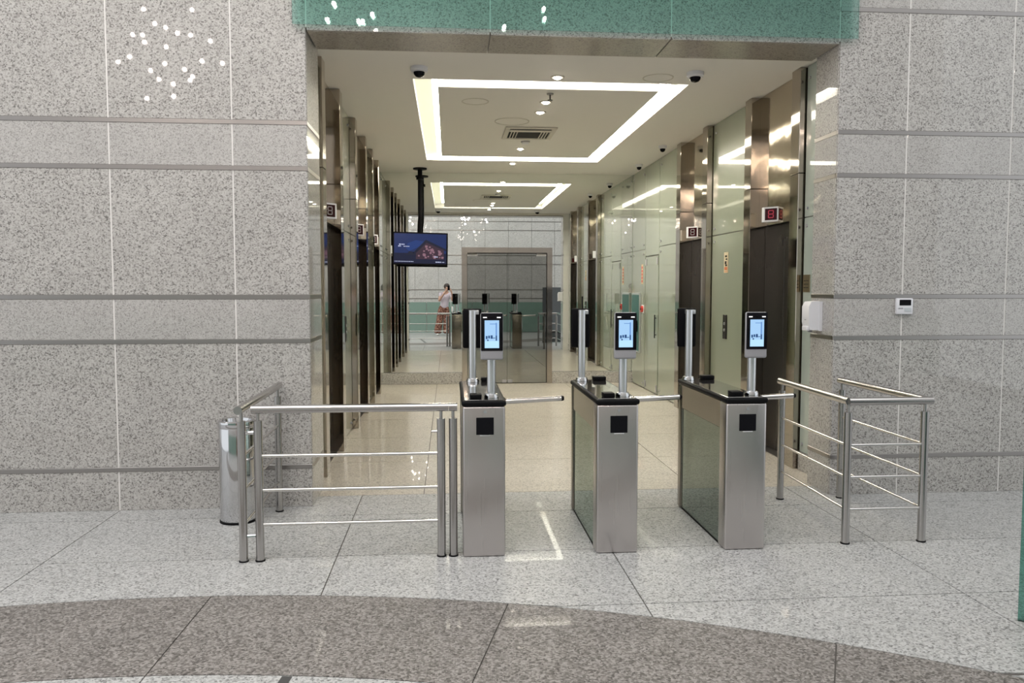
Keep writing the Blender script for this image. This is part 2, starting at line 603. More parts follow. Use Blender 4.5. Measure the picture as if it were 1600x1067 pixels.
def glass_bay(wall, side, y0, y1, mat='green_clad', zb=0.012, dots=True, xf=None):
    s = 1 if side == 'r' else -1
    xf = xf or (XR if side == 'r' else XL)
    xa, xb = sorted((xf, xf + s * 0.012))
    for z0, z1 in ((zb, 2.206), (2.214, ZC - 0.004)):
        box('glass_panel', mat, wall, xa, xb, y0 + 0.003, y1 - 0.003, z0, z1, 0.001)
    # steel frame behind the glass, closing the bay
    xa, xb = sorted((xf + s * 0.013, xf + s * 0.146))
    box('bay_backing', 'joint', wall, xa, xb, y0 + 0.004, y1 - 0.004, max(0.0, zb), ZC - 0.002)
    if dots:
        w = y1 - y0
        ys = [y0 + 0.09, y1 - 0.09] if w > 0.5 else [y1 - 0.055]
        for yy in ys:
            for z in (zb + 0.07, 2.135, 2.287, ZC - 0.11):
                MB().tube((xf - s * 0.012, yy, z), (xf + s * 0.004, yy, z), 0.013, n=10).build('glass_fixing', 'grey_plastic', wall)


glass_bay(wall_r, 'r', 6.15, 6.60, 'pale_clad', zb=0.165, xf=3.082)
box('granite_base', 'granite_wall', wall_r, 3.07, 3.24, 6.14, 6.60, 0.0, 0.16, 0.003)
glass_bay(wall_r, 'r', 7.90, 9.03)
glass_bay(wall_r, 'r', 10.30, 11.36)
glass_bay(wall_r, 'r', 12.18, 13.04)
glass_bay(wall_l, 'l', 6.29, 6.61, 'pale_clad', zb=0.165)
box('granite_base', 'granite_wall', wall_l, -1.24, -1.085, 6.285, 6.61, 0.0, 0.16, 0.003)
glass_bay(wall_l, 'l', 7.88, 8.93)
glass_bay(wall_l, 'l', 10.22, 10.91)
glass_bay(wall_l, 'l', 12.04, 13.04)

# flush service door in the right glass wall
dr = thing('door_2', (3.1, 11.77, 0), 'flush glass service door in the right wall of the lift hall', 'door')
struct(dr)
box('door_leaf', 'green_clad', dr, XR - 0.002, XR + 0.012, 11.39, 12.15, 0.012, 2.085, 0.001)
box('transom_glass', 'green_clad', dr, XR, XR + 0.012, 11.37, 12.17, 2.100, 3.494, 0.001)
box('door_lining', 'joint', dr, XR + 0.013, XR + 0.143, 11.362, 12.178, 0.0, 3.495)
for yy in (11.44, 12.10):
    for z in (0.09, 2.0):
        box('patch_hinge', 'grey_plastic', dr, XR - 0.012, XR + 0.002, yy - 0.03, yy + 0.03, z - 0.05, z + 0.05, 0.003)
box('pull_bar', 'black', dr, XR - 0.035, XR - 0.02, 11.47, 11.485, 0.85, 1.2, 0.004)
for z in (0.9, 1.15):
    MB().tube((XR - 0.028, 11.4775, z), (XR, 11.4775, z), 0.006, n=8).build('pull_stud', 'black', dr)

# far wall: granite plinth, mirror panels, framed glass door
wf = struct(box('wall_far', 'joint', None, -1.24, 3.24, 13.075, 13.2, 0, ZC), 'mirrored far wall of the lift hall')
YM = 13.05
DX0, DX1, DZ = 0.217, 1.728, 2.272
box('plinth_stone', 'granite_wall', wf, -1.24, DX0 - 0.003, 12.99, 13.07, 0.0, 0.19, 0.003)
box('plinth_stone', 'granite_wall', wf, DX1 + 0.003, 3.24, 12.99, 13.07, 0.0, 0.19, 0.003)
box('mirror_panel', 'mirror', wf, -1.24, DX0, YM, YM + 0.01, 0.192, ZC - 0.002)
box('mirror_panel', 'mirror', wf, DX0, DX1, YM, YM + 0.01, DZ - 0.01, ZC - 0.002)
box('mirror_panel', 'mirror', wf, DX1, 3.24, YM, YM + 0.01, 0.192, ZC - 0.002)
d1 = thing('door_1', (0.97, 13.03, 0), 'double dark glass door with a wide steel frame in the mirrored wall', 'door')
struct(d1)
FW = 0.088
fr = MB()
fr.prism([(DX0, 0), (DX0 + FW, 0), (DX0 + FW, DZ - FW), (DX0, DZ)], 'y', 12.985, 13.07)
fr.build('frame_post', 'column_steel', d1)
MB().prism([(DX1, 0), (DX1 - FW, 0), (DX1 - FW, DZ - FW), (DX1, DZ)], 'y', 12.985, 13.07).build('frame_post', 'column_steel', d1)
MB().prism([(DX0, DZ), (DX0 + FW, DZ - FW), (DX1 - FW, DZ - FW), (DX1, DZ)], 'y', 12.985, 13.07).build('frame_head', 'column_steel', d1)
xm = (DX0 + DX1) / 2
for xa, xb in ((DX0 + FW + 0.006, xm - 0.0015), (xm + 0.0015, DX1 - FW - 0.006)):
    box('door_leaf', 'tinted_mirror', d1, xa, xb, 13.035, 13.047, 0.012, DZ - FW - 0.012, 0.001)
for xa in (DX0 + FW + 0.008, DX1 - FW - 0.178):
    box('patch_fitting', 'grey_plastic', d1, xa, xa + 0.17, 13.022, 13.05, DZ - FW - 0.055, DZ - FW - 0.008, 0.003)
for xa in (xm - 0.09, xm + 0.01):
    box('floor_lock', 'grey_plastic', d1, xa, xa + 0.08, 13.022, 13.05, 0.012, 0.06, 0.003)


# ------------------------------------------------------------------ lifts
def elevator(side, y0, y1, label):
    s = 1 if side == 'r' else -1
    xc = CR if side == 'r' else CLX
    t = thing('elevator', (xc + s * 0.1, (y0 + y1) / 2, 0), label, 'elevator', 'elevators along the hall')

    def bx(name, mat, xa, xb, *r, **k):
        xa, xb = sorted((xc + s * xa, xc + s * xb))
        return box(name, mat, t, xa, xb, *r, **k)
    cw = 0.17
    for ya, yb in ((y0, y0 + cw), (y1 - cw, y1)):
        c = MB()
        xa, xb = sorted((xc, xc + s * 0.212))
        c.box(xa, xb, ya, yb, 0.0, 2.594, 0.003).box(xa, xb, ya, yb, 2.598, ZC - 0.003, 0.003)
        c.build('jamb_column', 'column_steel', t)
    bx('header_panel', 'header_steel', 0.095, 0.21, y0 + cw + 0.001, y1 - cw - 0.001, 2.215, ZC - 0.003)
    ym = (y0 + y1) / 2
    for ya, yb in ((y0 + cw + 0.002, ym - 0.002), (ym + 0.002, y1 - cw - 0.002)):
        bx('door_leaf', 'bronze', 0.165, 0.205, ya, yb, 0.008, 2.213, bev=0.002)
    bx('sill', 'strip_steel', 0.06, 0.2, y0 + cw + 0.001, y1 - cw - 0.001, 0.0, 0.006)
    # wedge-shaped floor indicator hung on the header, its face turned to the lobby
    yi = y0 + 0.60 * (y1 - y0)
    X = lambda d: xc + s * d
    pts = [(X(0.094), yi - 0.13), (X(0.0), yi - 0.02), (X(0.0), yi + 0.03), (X(0.094), yi + 0.11)]
    ind = MB().prism(pts, 'z', 2.235, 2.375).build('indicator', 'white_plastic', t, 'white wedge-shaped floor indicator')
    a, b = Vector((*pts[0], 0)), Vector((*pts[1], 0))
    d = (b - a).normalized()
    nrm = Vector((d.y, -d.x, 0))
    if nrm.y > 0:
        nrm = -nrm

    def face(name, mat, u0, u1, z0, z1, off):
        L_ = (b - a).length
        p, q = a + d * (L_ * u0), a + d * (L_ * u1)
        f = MB()
        vs = [p + nrm * off, q + nrm * off, q + nrm * 0.0005, p + nrm * 0.0005]
        f.prism([(v.x, v.y) for v in vs], 'z', z0, z1)
        return f.build(name, mat, ind, smooth=False)
    face('display', 'led_ground', 0.08, 0.92, 2.25, 2.36, 0.002)
    lit = side == 'r' and y0 < 7
    mt = 'led_red' if lit else 'grey_plastic'
    g = MB()
    L_ = (b - a).length

    def seg(u0, u1, z0, z1):
        p, q = a + d * (L_ * u0), a + d * (L_ * u1)
        vs = [p + nrm * 0.003, q + nrm * 0.003, q + nrm * 0.0018, p + nrm * 0.0018]
        g.prism([(v.x, v.y) for v in vs], 'z', z0, z1)
    for z in (2.268, 2.302, 2.336):
        seg(0.34, 0.66, z, z + 0.008)
    for u in (0.30, 0.64):
        seg(u, u + 0.06, 2.272, 2.300)
        seg(u, u + 0.06, 2.308, 2.338)
    g.build('digit', mt, ind, smooth=False)
    return t


elevator('r', 6.62, 7.88, 'nearest elevator in the right wall, its red floor number lit')
elevator('r', 9.05, 10.28, 'second elevator in the right wall, behind the third turnstile')
elevator('l', 6.63, 7.86, 'nearest elevator in the left wall, dark doors beside the granite corner')
elevator('l', 8.95, 10.20, 'middle elevator of the three in the left wall')
elevator('l', 10.93, 12.02, 'farthest elevator in the left wall, next to the mirror')


def call_plate(side, y, label):
    s = 1 if side == 'r' else -1
    xf = XR if side == 'r' else XL
    t = thing('call_panel', (xf, y, 1.03), label, 'button panel', 'elevator call panels')
    xa, xb = sorted((xf - s * 0.012, xf - s * 0.001))
    box('face_plate', 'bronze', t, xa, xb, y - 0.055, y + 0.055, 1.03, 1.30, 0.003)
    for z in (1.13, 1.20):
        MB().tube((xf - s * 0.018, y, z), (xf - s * 0.011, y, z), 0.016, n=14).build('button', 'silver', t)


call_plate('r', 8.55, 'dark call button panel on green glass of the right wall')
call_plate('l', 8.42, 'dark call button panel on green glass of the left wall')

sg = thing('safety_sign', (XR, 8.55, 1.77), 'small cream and orange safety sign on the right glass wall', 'sign')
box('sign_board', 'sticker', sg, XR - 0.005, XR - 0.001, 8.485, 8.615, 1.77, 2.0)
for z0, z1, y0, y1, mt in ((1.945, 1.965, 8.52, 8.58, 'black'), (1.915, 1.930, 8.51, 8.56, 'black'), (1.865, 1.900, 8.535, 8.585, 'black'), (1.845, 1.862, 8.515, 8.57, 'black'), (1.80, 1.835, 8.505, 8.595, 'orange'), (1.779, 1.786, 8.50, 8.60, 'orange')):
    box('sign_print', mt, sg, XR - 0.006, XR - 0.0048, y0, y1, z0, z1)

bp = thing('brass_plate', (3.082, 6.515, 1.57), 'small square bronze plate on the pale glass strip by the right corner', 'plate')
box('plate_body', 'brass', bp, 3.074, 3.081, 6.46, 6.585, 1.565, 1.715, 0.002)
for z in (1.60, 1.63, 1.66):
    box('engraved_line', 'bronze', bp, 3.073, 3.0745, 6.48, 6.57, z, z + 0.006)

# fire hose cabinet and alarm point at the mirror end of the right wall
fc = thing('hose_cabinet', (XR, 12.66, 0.55), 'tall hose cabinet with dark teal glass door on the right wall', 'cabinet')
box('cabinet_frame', 'silver', fc, XR - 0.03, XR - 0.001, 12.42, 12.96, 0.55, 1.52, 0.004)
box('cabinet_door', 'cabinet_teal', fc, XR - 0.034, XR - 0.029, 12.45, 12.93, 0.58, 1.49, 0.002)
MB().ball((XR - 0.04, 12.52, 0.98), 0.012, 0.02, 0.10, 12).build('door_handle', 'black', fc)
al = thing('alarm_point', (XR, 12.30, 1.2), 'round red alarm call point beside the hose cabinet', 'alarm')
MB().tube((XR - 0.035, 12.30, 1.265), (XR - 0.001, 12.30, 1.265), 0.05, 0.055, n=20).build('alarm_body', 'red', al)
box('alarm_plate', 'white_plastic', al, XR - 0.006, XR - 0.001, 12.23, 12.37, 1.2, 1.33, 0.002)
box('alarm_button', 'black', al, XR - 0.042, XR - 0.034, 12.28, 12.32, 1.25, 1.28, 0.002)
ns = thing('notice', (XR, 12.36, 1.75), 'narrow vertical red notice on glass above the alarm point', 'notice')
box('notice_strip', 'sticker', ns, XR - 0.003, XR - 0.001, 12.30, 12.42, 1.66, 1.98)
for k in range(5):
    box('notice_print', 'red', ns, XR - 0.004, XR - 0.0028, 12.32, 12.40, 1.69 + 0.055 * k, 1.725 + 0.055 * k)

# ------------------------------------------------------------------ hall ceiling fittings
cv = thing('cove_light', (0.97, 9.5, ZC), 'rectangular glowing light trough in the lift hall ceiling', 'light')
zt = ZC + 0.10
PALE = 'pale cream diffuser'
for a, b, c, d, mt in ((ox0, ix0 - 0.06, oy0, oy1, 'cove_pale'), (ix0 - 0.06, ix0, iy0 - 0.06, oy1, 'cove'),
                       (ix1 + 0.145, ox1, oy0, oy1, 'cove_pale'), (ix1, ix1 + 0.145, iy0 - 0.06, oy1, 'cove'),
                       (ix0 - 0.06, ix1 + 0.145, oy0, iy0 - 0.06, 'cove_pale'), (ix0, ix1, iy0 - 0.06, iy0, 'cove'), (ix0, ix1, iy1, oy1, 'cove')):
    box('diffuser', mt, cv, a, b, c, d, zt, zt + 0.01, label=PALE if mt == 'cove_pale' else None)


def downlight(x, y, label):
    t = thing('downlight', (x, y, ZC), label, 'light', 'downlights on the hall centre line')
    MB().lathe((x, y, ZC), [(0.040, -0.001), (0.064, -0.001), (0.064, -0.006), (0.050, -0.010), (0.040, -0.006)], 24).build('trim_ring', 'vent_white', t)
    MB().lathe((x, y, ZC), [(0.001, -0.024), (0.018, -0.022), (0.032, -0.015), (0.038, -0.004), (0.038, -0.001), (0.001, -0.001)], 20).build('lamp_lens', 'lamp', t)


downlight(0.987, 7.11, 'round downlight nearest the lobby, in front of the light trough')
downlight(1.0, 8.06, 'round downlight just behind the ceiling sprinkler')
downlight(0.996, 8.52, 'round downlight in front of the ceiling air vent')
downlight(0.984, 10.74, 'round downlight behind the air vent and smoke detector')
downlight(0.98, 12.0, 'round downlight behind the light trough, nearest the mirror')

av = thing('air_vent', (0.99, 9.67, ZC), 'square ceiling air vent with dark slot in the middle of the hall ceiling', 'vent')
f = MB()
f.box(0.68, 1.30, 9.30, 9.36, ZC - 0.018, ZC - 0.001, 0.004).box(0.68, 1.30, 9.96, 10.02, ZC - 0.018, ZC - 0.001, 0.004)
f.box(0.68, 0.74, 9.36, 9.96, ZC - 0.018, ZC - 0.001, 0.004).box(1.24, 1.30, 9.36, 9.96, ZC - 0.018, ZC - 0.001, 0.004)
f.build('vent_frame', 'vent_white', av)
box('vent_opening', 'vent_dark', av, 0.74, 1.24, 9.36, 9.96, ZC - 0.006, ZC - 0.001)
box('slat', 'vent_white', av, 0.742, 1.238, 9.44, 9.54, ZC - 0.018, ZC - 0.008, 0.003)
for xx in (0.765, 0.80, 0.835, 1.13, 1.165, 1.20):
    box('slat', 'vent_white', av, xx, xx + 0.014, 9.545, 9.955, ZC - 0.018, ZC - 0.008, 0.003)


def dome_camera(x, y, label, r=0.062):
    t = thing('dome_camera', (x, y, ZC), label, 'camera', 'dome cameras under the hall ceiling')
    MB().lathe((x, y, ZC), [(r * 0.6, -0.001), (r, -0.001), (r, -0.03), (r * 0.86, -0.042), (r * 0.6, -0.044)], 24).build('housing', 'white_plastic', t)
    MB().lathe((x, y, ZC - 0.044), [(r * 0.66, 0.004), (r * 0.66, -0.004), (r * 0.6, -0.02), (r * 0.42, -0.035), (r * 0.15, -0.042)], 20).build('dome', 'black_gloss', t)


dome_camera(-0.244, 6.90, 'white dome camera over the left front corner of the light trough', 0.075)
dome_camera(2.18, 6.87, 'white dome camera over the right front corner of the light trough', 0.075)
dome_camera(2.86, 10.37, 'small dome camera by the right wall, nearer of the pair', 0.055)
dome_camera(2.93, 11.95, 'small dark dome camera by the right wall, nearer the mirror', 0.055)


def sprinkler(x, y, label, cat='sprinkler', name='sprinkler'):
    t = thing(name, (x, y, ZC), label, cat)
    MB().lathe((x, y, ZC), [(0.002, -0.001), (0.035, -0.001), (0.03, -0.012), (0.002, -0.012)], 16).build('escutcheon', 'strip_steel', t)
    MB().tube((x, y, ZC - 0.012), (x, y, ZC - 0.06), 0.007, n=8).build('stem', 'bronze', t)
    MB().lathe((x, y, ZC - 0.066), [(0.002, 0), (0.024, 0), (0.026, 0.004), (0.002, 0.006)], 12).build('deflector', 'bronze', t)


sprinkler(1.0, 7.72, 'small sprinkler head inside the front edge of the light trough')
sd = thing('smoke_detector', (1.0, 10.2, ZC), 'small smoke detector behind the ceiling air vent', 'detector')
MB().lathe((1.0, 10.2, ZC), [(0.002, -0.001), (0.058, -0.001), (0.058, -0.018), (0.045, -0.034), (0.002, -0.036)], 20).build('detector_body', 'white_plastic', sd)
MB().lathe((1.0, 10.2, ZC), [(0.047, -0.022), (0.0595, -0.012), (0.0595, -0.016), (0.049, -0.028)], 20).build('vent_band', 'vent_dark', sd)
for k, (x, y, r, lb) in enumerate(((0.73, 9.02, 0.2, 'round ceiling speaker rim just in front of the air vent'), (0.28, 8.1, 0.14, 'round ceiling speaker rim left of the downlights'), (1.9, 7.62 - 0.55, 0.14, 'round ceiling speaker rim by the right front camera'))):
    t = thing('ceiling_speaker', (x, y, ZC), lb, 'speaker', 'flush round ceiling speakers')
    MB().lathe((x, y, ZC), [(r - 0.012, -0.001), (r, -0.001), (r, -0.004), (r - 0.012, -0.004), (r - 0.012, -0.001)], 36).build('rim', 'vent_white', t)
    MB().lathe((x, y, ZC), [(0.002, -0.001), (r - 0.014, -0.001), (r - 0.014, -0.002), (0.002, -0.002)], 36).build('grille', 'paint', t)

# television on its ceiling pole
tv = thing('television', (-0.445, 12.55, 2.0), 'black television hanging on a ceiling pole, night house picture on screen', 'television')
MB().tube((-0.445, 12.62, ZC), (-0.445, 12.62, 3.48), 0.11, n=20).build('ceiling_flange', 'black', tv)
MB().tube((-0.445, 12.62, 3.48), (-0.445, 12.62, 2.78), 0.036, n=16).tube((-0.445, 12.62, 3.36), (-0.445, 12.62, 3.32), 0.06, n=16).build('pole', 'black', tv)
MB().path([(-0.445, 12.62, 2.8), (-0.447, 12.62, 2.72), (-0.458, 12.64, 2.62), (-0.462, 12.64, 2.45), (-0.462, 12.64, 2.2)], 0.034, 12).build('bent_arm', 'black', tv)
TW, TH = 0.87, 0.515
TC = Vector((-0.445, 12.52, 2.222))
tvang = math.radians(7)
tvroll = math.radians(-1.0)
Rtv = Matrix.Rotation(tvang, 3, 'Z') @ Matrix.Rotation(-tvroll, 3, 'Y')


def tvq(name, mat, poly, y0, y1, par):
    """poly in screen units (0..1, 0..1 from lower left); y towards the wall"""
    b = MB()
    b.prism([((u - 0.5) * TW, (v - 0.5) * TH) for u, v in poly], 'y', y0, y1)
    for v in b.bm.verts:
        v.co = TC + Rtv @ v.co
    return b.build(name, mat, par, smooth=False)


def rect(u0, u1, v0, v1):
    return [(u0, v0), (u1, v0), (u1, v1), (u0, v1)]


case = tvq('case', 'black', rect(0, 1, 0, 1), -0.01, 0.035, tv)
scr = tvq('screen', 'tv_night', rect(0.022, 0.978, 0.045, 0.965), -0.0112, -0.0098, tv)
tvq('picture_sky', 'tv_sky', rect(0.03, 0.97, 0.36, 0.95), -0.0118, -0.0113, scr)
tvq('picture_glow', 'tv_haze', [(0.30, 0.42), (0.55, 0.62), (0.56, 0.72), (0.42, 0.76), (0.27, 0.66), (0.24, 0.5)], -0.0122, -0.0119, scr)
tvq('picture_house', 'tv_mauve', [(0.42, 0.18), (0.42, 0.40), (0.60, 0.74), (0.93, 0.46), (0.93, 0.18)], -0.0127, -0.0123, scr)
tvq('picture_roof', 'tv_roof', [(0.36, 0.36), (0.60, 0.78), (0.97, 0.50), (0.97, 0.44), (0.61, 0.69), (0.42, 0.36)], -0.0132, -0.0128, scr)
tvq('picture_shed', 'tv_roof', [(0.24, 0.30), (0.30, 0.42), (0.38, 0.40), (0.42, 0.30)], -0.0132, -0.0128, scr)
rr = random.Random(3)
fl = MB()
n_ = 0
while n_ < 34:
    u, v = rr.uniform(0.46, 0.91), rr.uniform(0.20, 0.62)
    if v > 0.40 + (0.22 - abs(u - 0.62) * (1.4 if u < 0.62 else 0.75)):
        continue
    s_ = rr.uniform(0.012, 0.028)
    q = [(u - s_, v - s_ * 0.9), (u + s_ * 0.6, v - s_ * 1.3), (u + s_, v + s_), (u - s_ * 0.7, v + s_ * 1.4)]
    fl.prism([((a - 0.5) * TW, (c - 0.5) * TH) for a, c in q], 'y', -0.0134 - 0.0001 * (n_ % 5), -0.0128)
    n_ += 1
for v in fl.bm.verts:
    v.co = TC + Rtv @ v.co
fl.build('picture_lights', 'tv_pink', scr, smooth=False)['kind'] = 'stuff'
tx = MB()
for u0, u1, v0, v1 in ((0.115, 0.14, 0.60, 0.64), (0.145, 0.17, 0.61, 0.635), (0.175, 0.19, 0.60, 0.64), (0.195, 0.215, 0.61, 0.635), (0.10, 0.125, 0.55, 0.585), (0.13, 0.15, 0.555, 0.58), (0.195, 0.235, 0.552, 0.572), (0.24, 0.27, 0.552, 0.572), (0.275, 0.30, 0.552, 0.572),
                       (0.78, 0.81, 0.085, 0.115), (0.815, 0.85, 0.085, 0.115), (0.855, 0.88, 0.085, 0.115), (0.895, 0.91, 0.09, 0.108), (0.915, 0.94, 0.09, 0.108), (0.75, 0.82, 0.245, 0.27)):
    tx.prism([((a - 0.5) * TW, (c - 0.5) * TH) for a, c in rect(u0, u1, v0, v1)], 'y', -0.0142, -0.0134)
u = 0.035
while u < 0.36:
    w_ = rr.choice((0.012, 0.018, 0.024))
    tx.prism([((a - 0.5) * TW, (c - 0.5) * TH) for a, c in rect(u, u + w_, 0.092, 0.112)], 'y', -0.0142, -0.0134)
    u += w_ + 0.008
for v in tx.bm.verts:
    v.co = TC + Rtv @ v.co
tx.build('screen_text', 'tv_text', scr, smooth=False)['kind'] = 'stuff'

# ------------------------------------------------------------------ lobby glass
gf = thing('glass_fascia', (0.98, 5.70, 3.45), 'wide green glass fascia above the opening, in front of the granite', 'glass panel')
for a, b in ((-1.085, 3.045),):
    box('glass_sheet', 'fascia_glass', gf, a, b, 5.695, 5.71, 3.45, 6.2, 0.002)
for xx in (-0.98, 2.95):
    for z in (3.9, 5.0):
        MB().tube((xx, 5.692, z), (xx, 5.729, z), 0.02, n=12).build('stand_off', 'chrome', gf)

gs = thing('glass_screen', (3.1, 2.9, 0), 'tall dark green glass screen standing at the right edge', 'glass screen')
gdir = Vector((0.80, -0.60, 0)).normalized()
gn = Vector((0.60, 0.80, 0))
p0 = Vector((2.722, 3.46, 0))
for k in range(2):
    a = p0 + gdir * (0.95 * k)
    b = a + gdir * 0.94
    MB().prism([(a.x, a.y), (b.x, b.y), (b.x + gn.x * 0.019, b.y + gn.y * 0.019), (a.x + gn.x * 0.019, a.y + gn.y * 0.019)], 'z', 0.0, 1.62).build('glass_pane', 'screen_glass', gs, smooth=False)
dk = thing('reception_desk', (3.75, 1.9, 0), 'pale topped reception desk with green glass front behind the glass screen', 'desk')
box('desk_top', 'desk_top', dk, 3.2, 4.6, 1.5, 2.1, 0.82, 0.86, 0.006)
box('front_panel', 'green_dado', dk, 3.25, 4.55, 2.03, 2.05, 0.04, 0.82)
for z in (0.22, 0.42, 0.62):
    box('front_rail', 'strip_steel', dk, 3.24, 4.56, 2.05, 2.062, z, z + 0.02)
box('side_panel', 'green_dado', dk, 3.25, 3.27, 1.52, 2.03, 0.0, 0.82)
box('side_panel', 'green_dado', dk, 4.53, 4.55, 1.52, 2.03, 0.0, 0.82)
mo = thing('monitor', (3.42, 1.8, 0.86), 'black monitor leaning on the reception desk', 'monitor')
box('monitor_foot', 'black', mo, 3.3, 3.54, 1.72, 1.9, 0.86, 0.875, 0.004)
MB().tube((3.42, 1.82, 0.87), (3.42, 1.86, 1.08), 0.02, n=10).build('monitor_neck', 'black', mo)
bb = MB().box(-0.25, 0.25, -0.015, 0.015, -0.15, 0.15, 0.006)
for v in bb.bm.verts:
    v.co = Vector((3.42, 1.88, 1.15)) + Matrix.Rotation(math.radians(-18), 3, 'X') @ v.co
bb.build('monitor_panel', 'black', mo)


# ------------------------------------------------------------------ turnstiles
TY0, TY1, TWD = 4.565, 5.565, 0.252
TLZ = 0.94


def turnstile(x0, label):
    x1 = x0 + TWD
    t = thing('turnstile', ((x0 + x1) / 2, (TY0 + TY1) / 2, 0), label, 'turnstile', 'three turnstiles across the opening')
    # front and rear pillars, rounded at the corners
    def pillar(ya, yb):
        return MB().box(x0, x1, ya, yb, 0.0, 0.905, 0.014, 3)
    pillar(TY0, TY0 + 0.125).build('front_pillar', 'brushed', t)
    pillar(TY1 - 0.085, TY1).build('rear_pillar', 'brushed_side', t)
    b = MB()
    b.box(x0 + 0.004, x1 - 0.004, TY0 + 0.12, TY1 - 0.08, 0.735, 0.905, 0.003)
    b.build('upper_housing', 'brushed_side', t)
    for xa in (x0 + 0.010, x1 - 0.018):
        box('side_glass', 'turnstile_glass', t, xa, xa + 0.008, TY0 + 0.127, TY1 - 0.087, 0.012, 0.733, 0.001, 'green tinted side glass')
    box('bottom_seal', 'rubber', t, x0 + 0.008, x0 + 0.02, TY0 + 0.127, TY1 - 0.087, 0.0, 0.012)
    box('bottom_seal', 'rubber', t, x1 - 0.02, x1 - 0.008, TY0 + 0.127, TY1 - 0.087, 0.0, 0.012)
    MB().box(x0 - 0.006, x1 + 0.006, TY0 - 0.008, TY1 + 0.006, 0.905, TLZ - 0.004, 0.012, 3).build('edge_trim', 'rubber', t, 'black rubber edge')
    box('lid', 'lid', t, x0 + 0.012, x1 - 0.012, TY0 + 0.016, TY1 - 0.016, TLZ - 0.006, TLZ, 0.002, 'dark polished lid')
    # reader window, key lock and lip on the front
    cx = x0 + 0.5 * TWD + 0.006
    w = box('reader_window', 'black_gloss', t, cx - 0.052, cx + 0.052, TY0 - 0.004, TY0 + 0.002, 0.735, 0.838, 0.0018, 'square black reader window')
    box('window_lip', 'chrome', t, cx - 0.032, cx + 0.032, TY0 - 0.004, TY0 + 0.001, 0.727, 0.733, 0.001)
    MB().tube((cx, TY0 - 0.006, 0.872), (cx, TY0 + 0.004, 0.872), 0.011, n=14).build('key_lock', 'chrome', t)
    # tripod hub on the right side and its three bars
    hy, hz = (TY0 + TY1) / 2 + 0.06, 0.862
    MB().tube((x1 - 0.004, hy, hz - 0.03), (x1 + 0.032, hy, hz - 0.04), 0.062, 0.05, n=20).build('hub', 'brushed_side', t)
    bar = MB().tube((x1 + 0.03, hy, hz - 0.012), (x1 + 0.415, hy, hz + 0.005), 0.0185, n=14)
    br = bar.build('barrier_bar', 'rod_steel', t)
    MB().tube((x1 + 0.4145, hy, hz + 0.005), (x1 + 0.432, hy, hz + 0.0055), 0.0192, 0.014, n=14).build('bar_cap', 'rubber', br)
    for sgn in (-1, 1):
        q = Vector((x1 + 0.0145, hy + 0.07 + sgn * 0.035, hz - 0.05))
        e_ = q + Vector((0.001, sgn * 0.11, -0.34))
        b2 = MB().tube(q, e_, 0.0185, n=14).build('barrier_bar', 'rod_steel', t)
        d_ = (e_ - q).normalized()
        MB().tube(e_, e_ + d_ * 0.017, 0.0192, 0.014, n=14).build('bar_cap', 'rubber', b2)
    # small scanner blocks on the lid
    box('scanner_block', 'black', t, x0 + 0.045, x0 + 0.115, TY0 + 0.03, TY0 + 0.115, TLZ, TLZ + 0.03, 0.006, 'small black scanner block', 2)
    box('scanner_block', 'black', t, x1 - 0.105, x1 - 0.015, TY1 - 0.10, TY1 - 0.025, TLZ, TLZ + 0.03, 0.006, 'small black scanner block', 2)
    return t


tx0 = [0.078, 0.880, 1.672]
turnstile(tx0[0], 'left steel turnstile, next to the end post of the long railing')
turnstile(tx0[1], 'middle steel turnstile of the three')
turnstile(tx0[2], 'right steel turnstile, nearest the right-hand guard railing')


